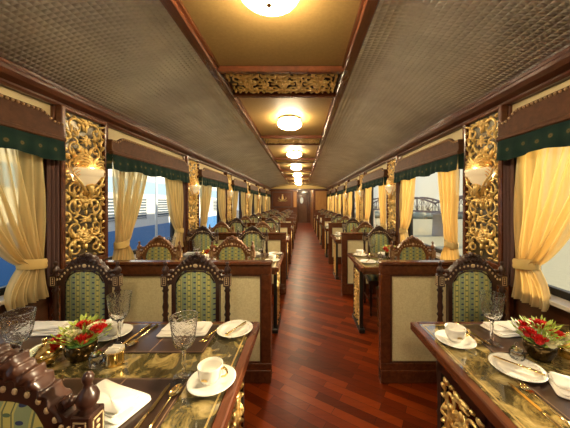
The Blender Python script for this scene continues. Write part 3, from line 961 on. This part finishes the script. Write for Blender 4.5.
def make_plate():
    e = empty('side_plate')
    MB().lathe([(0, .003), (.050, .003), (.052, .0), (.056, .003), (.080, .009), (.098, .016), (.099, .018), (.092, .018), (.074, .011), (.056, .007), (0, .007)], seg=36).build('plate', M['ivory'], e)
    m = MB()
    for i in range(48):
        a = 2*PI*i/48
        m.tube([(.078*cos(a), .078*sin(a), .0125), (.091*cos(a), .091*sin(a), .0178)], [.0022, .0018], 5)
    m.build('fluted_rim', M['ivory'], e)
    return e
def make_cup():
    e = empty('coffee_cup')
    MB().lathe([(0, .004), (.020, .004), (.022, 0), (.024, .002), (.026, .006), (.036, .016), (.041, .030), (.0425, .050), (.044, .062), (.0428, .063), (.0405, .05), (.039, .032), (.034, .019), (.022, .011), (0, .009)], seg=28).build('body', M['ivory'], e)
    h = [(.040, 0, .050), (.052, 0, .055), (.062, 0, .048), (.064, 0, .036), (.056, 0, .026), (.042, 0, .022)]
    MB().tube(h, [.004, .0045, .004, .004, .004, .0035], 8).build('handle', M['gold'], e)
    m = MB().box(-.011, .011, -.0435, -.041, .028, .031).box(-.009, .009, -.0435, -.041, .033, .035)
    m.build('gold_crest', M['gold'], e)
    MB().lathe([(.0, .0), (.036, .0)], (0, 0, .044), 20).build('coffee', M['coffee'], e) if False else None
    return e
def make_fork():
    m = MB()
    m.tube([(0, -.10, .003), (0, -.04, .004), (0, .02, .007), (0, .04, .006)], [.0055, .0038, .0026, .003], 6)
    m.add([(-.009, .04, .004), (.009, .04, .004), (.0125, .055, .003), (-.0125, .055, .003), (-.009, .04, .007), (.009, .04, .007), (.0125, .055, .006), (-.0125, .055, .006)],
          [(0,1,2,3), (4,5,6,7), (0,1,5,4), (1,2,6,5), (2,3,7,6), (3,0,4,7)])
    for i in range(4):
        x = -.0105 + .007*i
        m.tube([(x, .054, .0045), (x, .075, .004), (x, .098, .009)], [.0023, .002, .0012], 5)
    return m.build('fork', M['gold_cut'])
def make_knife():
    e = empty('table_knife')
    MB().tube([(0, -.11, .005), (0, -.09, .005), (0, -.03, .005), (0, -.015, .005)], [.004, .0068, .0055, .004], 8).build('handle', M['gold_cut'], e)
    poly = [(-.003, -.016), (-.003, .09), (.002, .112), (.008, .10), (.0085, .0), (.004, -.014)]
    MB().prism(poly, .004, .006, 'xy').build('blade', M['gold_cut'], e)
    return e
def make_spoon():
    m = MB()
    m.tube([(0, -.10, .003), (0, -.04, .005), (0, .03, .007), (0, .052, .005)], [.006, .004, .003, .004], 6)
    def fn(u, v):
        a = 2*PI*u; r = v
        return (.019*r*cos(a)*(1-.15*sin(a)), .077+.029*r*sin(a), .0025+.006*r*r)
    m.grid(fn, 20, 5)
    m.grid(lambda u, v: (lambda p: (p[0], p[1], p[2]-.0012))(fn(u, v)), 20, 5)
    return m.build('spoon', M['gold_cut'], recalc=False)
def make_butter_knife():
    m = MB()
    m.tube([(0, -.08, .004), (0, -.05, .004), (0, .0, .004)], [.0055, .0048, .0035], 8)
    m.prism([(-.004, 0), (-.007, .05), (-.003, .075), (.004, .07), (.006, .04), (.004, 0)], .003, .005, 'xy')
    return m.build('butter_knife', M['gold_cut'])
def make_napkin():
    # flat rectangular fold of several layers with turned corners
    m = MB()
    for L, (hw, hd, z, th, dx, dy, r) in enumerate(((.118, .066, .0, .007, 0, 0, .0), (.112, .060, .007, .006, .003, .003, .04), (.100, .046, .013, .006, -.008, .008, -.07), (.070, .040, .019, .006, .02, -.004, .16))):
        def fn(u, v):
            a = 2*PI*u
            c, s_ = cos(a), sin(a)
            px = hw*(abs(c)**.16)*(1 if c >= 0 else -1); py = hd*(abs(s_)**.16)*(1 if s_ >= 0 else -1)
            ph = PI*v - PI/2; k = .96+.04*cos(ph)
            if v in (0, 1): k = 0
            zz = z + th*.5 + th*.5*sin(ph) + (.0016*sin(px*50+py*70+L*2) if v > .4 else 0)
            x, y = px*k, py*k
            return (x*cos(r)-y*sin(r)+dx, x*sin(r)+y*cos(r)+dy, max(0.0, zz))
        m.grid(fn, 64, 8)
    return m.build('folded_napkin', M['napkin'], recalc=False)
def make_mat():
    e = empty('leather_placemat')
    MB().bbox(-.235, .235, -.125, .125, 0, .0035, .0012).build('mat', M['leather'], e)
    s = MB()
    s.box(-.0015, .0015, -.12, .12, .0034, .0042)
    for y in (-.118, .118): s.box(-.228, .228, y-.0008, y+.0008, .0034, .004)
    for x in (-.228, .228): s.box(x-.0008, x+.0008, -.118, .118, .0034, .004)
    s.build('stitching', M['stitch'], e)
    return e
M['stitch'] = mat('tan_stitching', (.32, .2, .12), .6)
M['coffee'] = mat('coffee', (.05, .02, .01), .1)

def bloom(c, r, material, e, seed, name):
    rnd = random.Random(seed); m = MB()
    m.ell((0, 0, 0), (r*.55, r*.55, r*.5), 8, 5)
    for ring, (n, tilt, rr) in enumerate(((9, .25, 1.0), (8, .62, .85), (6, .98, .62), (4, 1.3, .35))):
        for i in range(n):
            a = 2*PI*(i+.5*ring)/n + rnd.uniform(-.15, .15)
            M_ = Matrix.Rotation(a, 3, 'Z') @ Matrix.Rotation(-tilt, 3, 'Y')
            w = r*.55
            def fn(u, v, w=w, rr=rr):
                x = r*rr*v; y = (u-.5)*w*(.4+1.3*v)*1.1
                return M_ @ Vector((x, y, r*.12*sin(u*PI*5)*v + r*.25*v*v - .1*r*abs(u-.5)))
            m.grid(fn, 6, 3)
    m.xf(Matrix.Translation(c))
    return m.build(name, material, e, recalc=False)
def make_flowers(variant):
    def mk():
        e = empty('flower_arrangement')
        MB().lathe([(0, .002), (.030, .002), (.034, 0), (.036, .006), (.046, .018), (.054, .038), (.055, .058), (.052, .068), (.049, .068), (.050, .05), (.044, .03), (0, .025)], seg=26).build('bowl', M['bowl'], e)
        MB().ell((0, 0, .062), (.047, .047, .018), 12, 6).build('moss', M['leafd'], e)
        if variant == 0:
            fl = [(-.088, -.01, .082, 'r'), (-.052, -.035, .100, 'r'), (-.018, -.03, .108, 'w'), (.042, -.035, .098, 'r'), (-.002, .02, .132, 'r'), (.062, .012, .124, 'w'), (.088, -.008, .128, 'r'), (-.055, .035, .108, 'w'), (.035, .05, .12, 'r')]
        else:
            fl = [(-.066, -.01, .112, 'r'), (-.045, -.045, .096, 'r'), (.0, -.055, .088, 'w'), (.052, -.025, .108, 'r'), (.015, .03, .13, 'r'), (.092, -.02, .088, 'w'), (.05, .045, .12, 'r'), (-.035, .04, .118, 'r')]
        for i, (x, y, z, c) in enumerate(fl):
            o = bloom((x*.88, y*.88, z*.95), .030 if c == 'r' else .033, M['red'] if c == 'r' else M['white'], e, i, 'red_bloom' if c == 'r' else 'cream_bloom')
        m = MB(); rnd = random.Random(12+variant)
        for i in range(110):
            a = rnd.uniform(0, 2*PI); rr = rnd.uniform(.02, .085); z = .135 - rr*.55 + rnd.uniform(-.02, .03)
            c = Vector((rr*cos(a), rr*sin(a), z)); d = Vector((cos(a), sin(a), rnd.uniform(.1, 1.1))).normalized()
            sdir = d.cross(Vector((0, 0, 1))).normalized()*rnd.uniform(.004, .007); L = rnd.uniform(.016, .034)
            up = Vector((0, 0, .006))
            m.add([c, c+d*L*.5+sdir, c+d*L+up, c+d*L*.5-sdir, c+d*L*.5+up], [(0,1,4), (1,2,4), (2,3,4), (3,0,4)], True)
            m.tube([(0.25*c.x, .25*c.y, .06), tuple(c)], [.0015, .0012], 4)
        m.build('foliage', M['leaf'], e, recalc=False)
        return e
    return mk
def make_brass_bowl():
    e = empty('brass_bowl')
    MB().lathe([(.0, .002), (.030, .002), (.034, 0), (.032, .006), (.045, .016), (.056, .034), (.058, .045)], seg=28, cap=False).build('body', M['gold'], e)
    MB().lathe([(.060, .044), (.061, .048), (.055, .058), (.040, .072), (.020, .080), (.008, .083), (.005, .088), (.009, .093), (.009, .099), (.004, .104), (.0005, .105)], seg=28).build('lid', M['gold'], e)
    MB().lathe([(.056, .043), (.0625, .0445), (.0625, .0475), (.056, .049)], seg=28).build('rim_band', M['gold'], e)
    return e
def make_crystal_pot():
    e = empty('crystal_pot')
    MB().lathe([(0, .0), (.022, .0), (.025, .004), (.027, .02), (.026, .038), (.021, .045), (.019, .045), (.023, .036), (.023, .012), (0, .008)], seg=16).build('pot', M['crystal'], e)
    MB().lathe([(.020, .0455), (.0215, .049), (.015, .056), (.006, .060), (.005, .064), (.008, .069), (.004, .075), (.0005, .076)], seg=16).build('lid', M['crystal_plain'], e)
    return e
def make_sugar():
    e = empty('gold_sachet_holder')
    MB().lathe([(.034, 0), (.036, .002), (.035, .010), (.035, .05), (.037, .054), (.034, .055), (.032, .05), (.032, .006), (0, .006)], seg=24, sy=.8).build('holder', M['gold'], e)
    m = MB()
    for i in range(6):
        m.box(-.024+.001*i, .022+.001*i, -.018+.007*i-.002, -.018+.007*i+.002, .008, .062+.003*(i % 3))
    m.build('sachets', M['napkin'], e)
    return e

CW = {'cup': 'cup', 'goblet': 'goblet'}
Z1 = TZ + .0035      # on a placemat
Z0 = TZ - .001       # on the glass
def setting(k, side, row, col, cx, full, o=None, skip=()):
    """row 1: diner at the far side facing the camera; row 0: near side facing away"""
    o = o or {}
    yo = P*k
    where = '%s %s place of the %s %s table' % ('far' if row else 'near', col, ORD[k], side) if col else '%s place of the %s %s table' % ('far' if row else 'near', ORD[k], side)
    where = where.replace('  ', ' ')
    d = -1 if row else 1          # diner's right hand in world x
    rz = PI if row else 0
    def pos(dx, y): return (cx + d*dx, y + yo)
    g = lambda n: n
    if 'mat' not in skip and k < 2:
        my = 1.205 if row else .80
        place('mat', make_mat, (cx, my+yo, TZ-.0015), 0, 'brown leather placemat at the '+where, 'placemat', 'leather placemats')
    def it(key, mk, dx, y, z, r, lab, cat, grp):
        if key in skip: return
        if key in o: dx, y = (o[key][0]-cx)*d, o[key][1]; 
        if key in o and len(o[key]) > 2: r = o[key][2]
        x, yy = pos(dx, y)
        return place(key, mk, (x, yy, z), r, lab + ' at the ' + where, cat, grp, (.9, .9, 1) if key == 'side_plate' else None)
    F = row
    it('goblet', make_goblet, .20, 1.146 if F else .926, Z0 if k == 0 else Z0, 0, 'cut crystal goblet', 'goblet', 'crystal goblets')
    it('saucer', make_saucer, .335, 1.19 if F else .905, Z0, 0, 'white saucer under a cup', 'saucer', 'white saucers')
    c = it('cup', make_cup, .335, 1.19 if F else .905, Z0+.007, .0, 'white coffee cup with gold handle', 'cup', 'coffee cups')
    it('napkin', make_napkin, -.03, 1.255 if F else .76, Z1+.0005, .05 if F else -.15, 'folded white linen napkin', 'napkin', 'linen napkins')
    if k < 2:
        it('side_plate', make_plate, -.33, 1.27 if F else .84, Z0, 0, 'fluted white side plate', 'plate', 'side plates')
        it('butter_knife', make_butter_knife, -.33, 1.27 if F else .84, Z0+.0165, rz+.5*(-1), 'gold butter knife on plate', 'butter knife', 'butter knives')
    if k < 2:
        it('fork', make_fork, -.205, 1.215 if F else .80, Z1+.0005, rz, 'gold dinner fork', 'fork', 'gold forks')
        it('knife', make_knife, .165, 1.225 if F else .79, Z1+.0005, rz, 'gold table knife', 'knife', 'gold knives')
        it('spoon', make_spoon, .205, 1.225 if F else .785, Z1+.0005, rz, 'gold spoon', 'spoon', 'gold spoons')

# nearest left table (positions read off the photograph)
setting(0, 'left', 1, 'aisle', -.66, True, {'goblet': (-.835, 1.146), 'saucer': (-.925, 1.225), 'cup': (-.925, 1.225, PI), 'napkin': (-.585, 1.265), 'side_plate': (-.335, 1.262), 'butter_knife': (-.325, 1.262, -.45), 'fork': (-.435, 1.235, PI-.25), 'knife': (-.80, 1.215, PI-.05), 'spoon': (-.765, 1.215, PI-.08)})
setting(0, 'left', 0, 'aisle', -.645, True, {'goblet': (-.435, .926), 'saucer': (-.322, .90), 'cup': (-.328, .90, -.15), 'napkin': (-.62, .80, -.35), 'fork': (-.862, .80, 0), 'knife': (-.468, .775, 0), 'spoon': (-.430, .775, -.03)}, skip=('side_plate', 'butter_knife'))
setting(0, 'left', 1, 'window', -1.375, True, {'napkin': (-1.30, 1.27), 'goblet': (-1.52, 1.146)}, skip=('side_plate', 'butter_knife', 'spoon', 'saucer', 'cup', 'goblet'))
setting(0, 'left', 0, 'window', -1.37, True, {'goblet': (-1.085, .958)}, skip=('napkin', 'side_plate', 'butter_knife', 'saucer', 'cup', 'fork', 'knife', 'spoon', 'mat'))
# nearest right table
setting(0, 'right', 1, '', 1.065, True, {'goblet': (.874, 1.148), 'saucer': (.715, 1.165), 'cup': (.718, 1.168, -.1), 'napkin': (1.06, 1.27, .15), 'fork': (1.27, 1.215), 'knife': (.838, 1.235, PI+.15), 'spoon': (.80, 1.235, PI+.12)}, skip=('side_plate', 'butter_knife', 'fork'))
setting(0, 'right', 0, '', 1.03, True, {'napkin': (.985, .83, -.5), 'side_plate': (.832, .967), 'butter_knife': (.838, .975, .75), 'fork': (.775, .80, .0), 'knife': (.735, .78, .02)}, skip=('goblet', 'saucer', 'cup', 'spoon'))
for k in range(1, NB):
    for col, cx in (('aisle', -.66), ('window', -1.37)):
        for row in (0, 1):
            setting(k, 'left', row, col, cx, k < 2, skip=() if k < 2 else ())
    for row in (0, 1):
        setting(k, 'right', row, '', 1.05, k < 2)
def centre(k, side, x, full=True):
    w = '%s %s table' % (ORD[k], side)
    yo = P*k
    if side == 'left':
        place('flowA', make_flowers(0), (x, 1.045+yo, Z0), 0, 'red and cream flowers in a bronze bowl on the %s' % w, 'flowers', 'table flowers')
        if k < 3:
            place('brass', make_brass_bowl, (x-.118, 1.01+yo, Z0), 0, 'lidded polished brass bowl on the %s' % w, 'bowl', 'brass bowls')
            place('pot', make_crystal_pot, (x+.10, 1.0+yo, Z0), 0, 'little crystal condiment pot on the %s' % w, 'condiment pot', 'crystal pots')
            place('sugar', make_sugar, (x+.165, 1.01+yo, Z0), 0, 'oval gold holder of white sachets on the %s' % w, 'sachet holder', 'gold sachet holders')
    else:
        place('flowB', make_flowers(1), (x, 1.05+yo, Z0), 0, 'red and cream flowers in a bronze bowl on the %s' % w, 'flowers', 'table flowers')
        if k < 3:
            place('brass', make_brass_bowl, (x+.128, 1.055+yo, Z0), 0, 'lidded polished brass bowl on the %s' % w, 'bowl', 'brass bowls')
            place('pot', make_crystal_pot, (x-.112, 1.03+yo, Z0), 0, 'little crystal condiment pot on the %s' % w, 'condiment pot', 'crystal pots')
for k in range(NB):
    centre(k, 'left', -.92 if k == 0 else -1.02); centre(k, 'right', 1.0 if k == 0 else 1.03)

# ------------------------------------------------------------------ end of the carriage
OX0, OX1 = -.235, .62        # passage opening
m = MB()
m.box(XL-.09, OX0, YB, YB+.06, 0, 2.10).box(OX1, XR+.09, YB, YB+.06, 0, 2.10).box(OX0, OX1, YB, YB+.06, 2.06, 2.10)
struct(m.build('wall_end', M['wood_red']))
struct(MB().box(XL-.09, XR+.09, YB, YB+.06, 2.10, 2.47).build('wall_end_gable', M['ochre2']))
m = MB().bbox(XL, XR, YB-.03, YB, 2.06, 2.13, .006)
struct(m.build('trim_60', M['wood']))
arch = [(XL+.03+(XR-XL-.06)*i/30, 2.165+.205*sin(PI*i/30)**.75) for i in range(31)]
struct(MB().ring([(x, z) for x, z in arch], [(x, z-.035) for x, z in arch], YB-.04, YB).build('trim_61', M['wood']))
# raised panels on the end wall
e = struct(empty('trim_62', (0, YB, 0)))
MB().bbox(XL+.12, -.48, -.02, 0, 1.12, 1.98, .01).build('raised_panel', M['wood'], e)
MB().bbox(XL+.2, -.56, -.028, -.012, 1.2, 1.9, .01).build('raised_panel', M['wood_red'], e)
MB().bbox(AR+.12, XR-.10, -.02, 0, 1.0, 2.0, .01).build('raised_panel', M['wood_bright'], e)
MB().bbox(-.42, -.26, -.02, 0, 1.15, 1.98, .01).build('raised_panel', M['wood_bright'], e)
emb = MB()
for s in (-1, 1):
    emb.tube([(0, 0, 0), (s*.10, -.01, .03), (s*.2, -.01, .12), (s*.16, -.01, .2)], [.03, .026, .018, .008], 6)
    emb.tube([(0, 0, -.02), (s*.14, -.01, -.03), (s*.26, -.01, .0)], [.02, .02, .008], 6)
emb.ell((0, -.01, .12), (.06, .02, .13), 12, 8)
emb.lathe([(.05, 0), (.02, .04), (.04, .08), (.001, .12)], (0, -.01, .22), 10)
o = emb.build('wall_emblem', M['emblem']); o.location = (-1.0, YB-.035, 1.50)
tag(o, 'brass crest-shaped emblem on the panelled end wall', 'emblem')
# passage beyond
m = MB().box(OX0-.06, OX0, YB+.06, YB+4.4, 0, 2.36); struct(m.build('wall_passage_left', M['wood_red']))
m = MB().box(OX1, OX1+.06, YB+.06, YB+4.4, 0, 2.36); struct(m.build('wall_passage_right', M['wood_bright']))
struct(MB().box(OX0-.06, OX1+.06, YB+.06, YB+4.4, 2.32, 2.36).build('ceiling_passage', M['ochre']))
struct(MB().box(OX0-.06, OX1+.06, YB+4.4, YB+4.46, 0, 2.36).build('wall_passage_end', M['wood_red']))
d = struct(empty('door_1', (.075, YB+4.4, 0)))
MB().bbox(-.29, .29, -.04, 0, 0, 2.02, .006).build('door_leaf', M['wood_brown'], d)
f = MB().bbox(-.33, -.29, -.06, 0, 0, 2.06, .004).bbox(.29, .33, -.06, 0, 0, 2.06, .004).bbox(-.33, .33, -.06, 0, 2.02, 2.06, .004)
f.build('door_frame', M['wood'], d)
o = MB().lathe([(0, .0), (.13, .0), (.14, .008), (.13, .016), (0, .016)], seg=24).build('oval_window', M['doorglass'], d)
o.matrix_local = Matrix.Translation((-.06, -.045, 1.55)) @ Matrix.Rotation(PI/2, 4, 'X') @ Matrix.Diagonal((.8, 1.6, 1, 1))
MB().tube([(.22, -.04, 1.0), (.22, -.08, 1.0), (.14, -.08, 1.0)], .01, 6).build('door_handle', M['gold'], d)

# ------------------------------------------------------------------ outside
# left: a blue and white coach on the next track
XC = -6.6
e = empty('railway_coach', (XC, 8, -1.1), label='blue and white railway coach standing outside the left windows', cat='train')
MB().box(-2.6, 0, -12, 16, 1.5, 4.0).build('upper_body', M['coach_white'], e)
MB().box(-2.6, .01, -12, 16, .35, 1.5).build('lower_body', M['coach_blue'], e)
MB().box(-.02, .015, -12, 16, 2.85, 3.4).build('blue_band', M['coach_pale'], e)
def cap(u, v): 
    a = PI*u
    return (-1.3+1.35*cos(a), -12+28*v, 4.0+.45*sin(a))
MB().grid(cap, 16, 1).build('roof', M['coach_grille'], e, recalc=False)
for j in range(15):
    y = -11 + 1.8*j
    w = MB().box(-.01, .02, y, y+1.0, 1.85, 2.65).build('coach_window', M['coach_dark'], e)
    b = MB()
    for q in range(7): b.box(.02, .035, y, y+1.0, 1.88+q*.11, 1.91+q*.11)
    b.box(.0, .04, y-.05, y, 1.82, 2.68).box(.0, .04, y+1.0, y+1.05, 1.82, 2.68)
    b.build('louvre', M['coach_white'], w)
for j in range(6):
    y = -10 + 4.6*j
    MB().box(-2.2, -.3, y, y+2.2, 0, .36).build('bogie', M['blackmetal'], e)
o = MB().tube([(0, 0, -1.1), (0, 0, 3.6)], .045, 8).build('platform_post', M['coach_white']); o.location = (-5.4, 9.3, 0)
tag(o, 'slim pale post standing between the carriages outside left', 'post')
struct(MB().box(-60, 3.4, -40, 80, -1.3, -1.1).build('ground', M['ballast']))
WLEV = -8.6
struct(MB().box(3.4, 3.6, -40, 80, WLEV-1, -1.1).build('ground_edge', M['pier']))
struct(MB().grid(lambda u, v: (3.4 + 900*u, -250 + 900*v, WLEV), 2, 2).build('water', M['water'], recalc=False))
# far bank of trees
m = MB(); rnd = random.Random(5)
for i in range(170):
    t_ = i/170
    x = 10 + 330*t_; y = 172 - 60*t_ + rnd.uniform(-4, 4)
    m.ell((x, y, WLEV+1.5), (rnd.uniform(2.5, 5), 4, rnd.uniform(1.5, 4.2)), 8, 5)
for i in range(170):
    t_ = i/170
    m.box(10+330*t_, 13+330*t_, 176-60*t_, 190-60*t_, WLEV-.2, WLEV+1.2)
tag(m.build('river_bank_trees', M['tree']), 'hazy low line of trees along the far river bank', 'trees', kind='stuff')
# steel truss bridge
A = Vector((47.9, 58.2, 0)); B = Vector((23.9, 128.2, 0)); D = B-A; Lb = D.length; u = D.normalized(); nrm = Vector((-u.y, u.x, 0))
bridge = empty('truss_bridge', (A.x, A.y, 0), math.atan2(u.y, u.x), label='long steel truss bridge on piers crossing the river, right windows', cat='bridge')
zd, SP = -1.25, 18.4
ns = int(Lb/SP)+1
for s in range(ns):
    m = MB(); x0 = s*SP
    for side in (-2, 2):
        nP = 8; pts = []
        for j in range(nP+1):
            tt = j/nP
            pts.append((x0+SP*tt, side, zd + 2.4 + 1.9*sin(PI*tt)))
        m.tube(pts, .30, 4)
        m.box(x0, x0+SP, side-.15, side+.15, zd-.5, zd)
        for j in range(nP+1):
            x = x0+SP*j/nP
            m.tube([(x, side, zd), pts[j]], .16, 4)
            if j < nP:
                nx = x0+SP*(j+1)/nP
                if j % 2: m.tube([(x, side, zd), pts[j+1]], .09, 4)
                else: m.tube([pts[j], (nx, side, zd)], .09, 4)
    m.box(x0, x0+SP, -2, 2, zd-.35, zd-.2)
    m.build('truss_span', M['steel'], bridge)
for s in range(ns+1):
    MB().lathe([(2.3, WLEV-1), (2.1, WLEV+1), (1.9, zd-1.2), (2.3, zd-1.1), (2.3, zd-.5)], (s*SP, 0, 0), 16, sx=.8, sy=1.3).build('pier', M['pier'], bridge)

# ------------------------------------------------------------------ light
W = bpy.data.worlds.new('World'); S.world = W; W.use_nodes = True
nt = W.node_tree; bg = nt.nodes['Background']
tc = nt.nodes.new('ShaderNodeTexCoord'); sp = nt.nodes.new('ShaderNodeSeparateXYZ'); r = nt.nodes.new('ShaderNodeValToRGB')
nt.links.new(tc.outputs['Generated'], sp.inputs[0]); nt.links.new(sp.outputs['Z'], r.inputs[0]); nt.links.new(r.outputs[0], bg.inputs[0])
els = r.color_ramp.elements
els[0].position = 0; els[0].color = (.74, .67, .48, 1); els[1].position = 1; els[1].color = (.50, .60, .78, 1)
e2 = els.new(.12); e2.color = (.78, .73, .56, 1); e3 = els.new(.4); e3.color = (.66, .70, .74, 1)
r2 = nt.nodes.new('ShaderNodeMapRange'); r2.inputs[1].default_value = -.5; r2.inputs[2].default_value = .5
nt.links.new(sp.outputs['X'], r2.inputs[0])
cool = nt.nodes.new('ShaderNodeMixRGB'); cool.inputs[1].default_value = (.62, .74, .90, 1)
nt.links.new(r2.outputs[0], cool.inputs[0]); nt.links.new(r.outputs[0], cool.inputs[2]); nt.links.new(cool.outputs[0], bg.inputs[0])
bg.inputs[1].default_value = 1.3
sd = bpy.data.lights.new('sun', 'SUN'); sd.energy = 10; sd.angle = math.radians(1.2); sd.color = (1, .80, .52)
so = bpy.data.objects.new('sun', sd); COL.objects.link(so)
so.rotation_euler = Vector((-.93, -.16, -.30)).to_track_quat('-Z', 'Y').to_euler()

# ------------------------------------------------------------------ camera
cd = bpy.data.cameras.new('camera'); cam = bpy.data.objects.new('camera', cd); COL.objects.link(cam)
cam.location = (0, 0, EYE); cam.rotation_euler = (PI/2, 0, 0)
cd.sensor_width = 36; cd.lens = 250/570*36
cd.shift_x = -16.5/570; cd.shift_y = -11.5/570
cd.clip_start = .02; cd.clip_end = 2000
S.camera = cam
S.view_settings.view_transform = 'Standard'; S.view_settings.look = 'None'
S.view_settings.gamma = 1; S.view_settings.use_curve_mapping = False
S.view_settings.exposure = 0.0
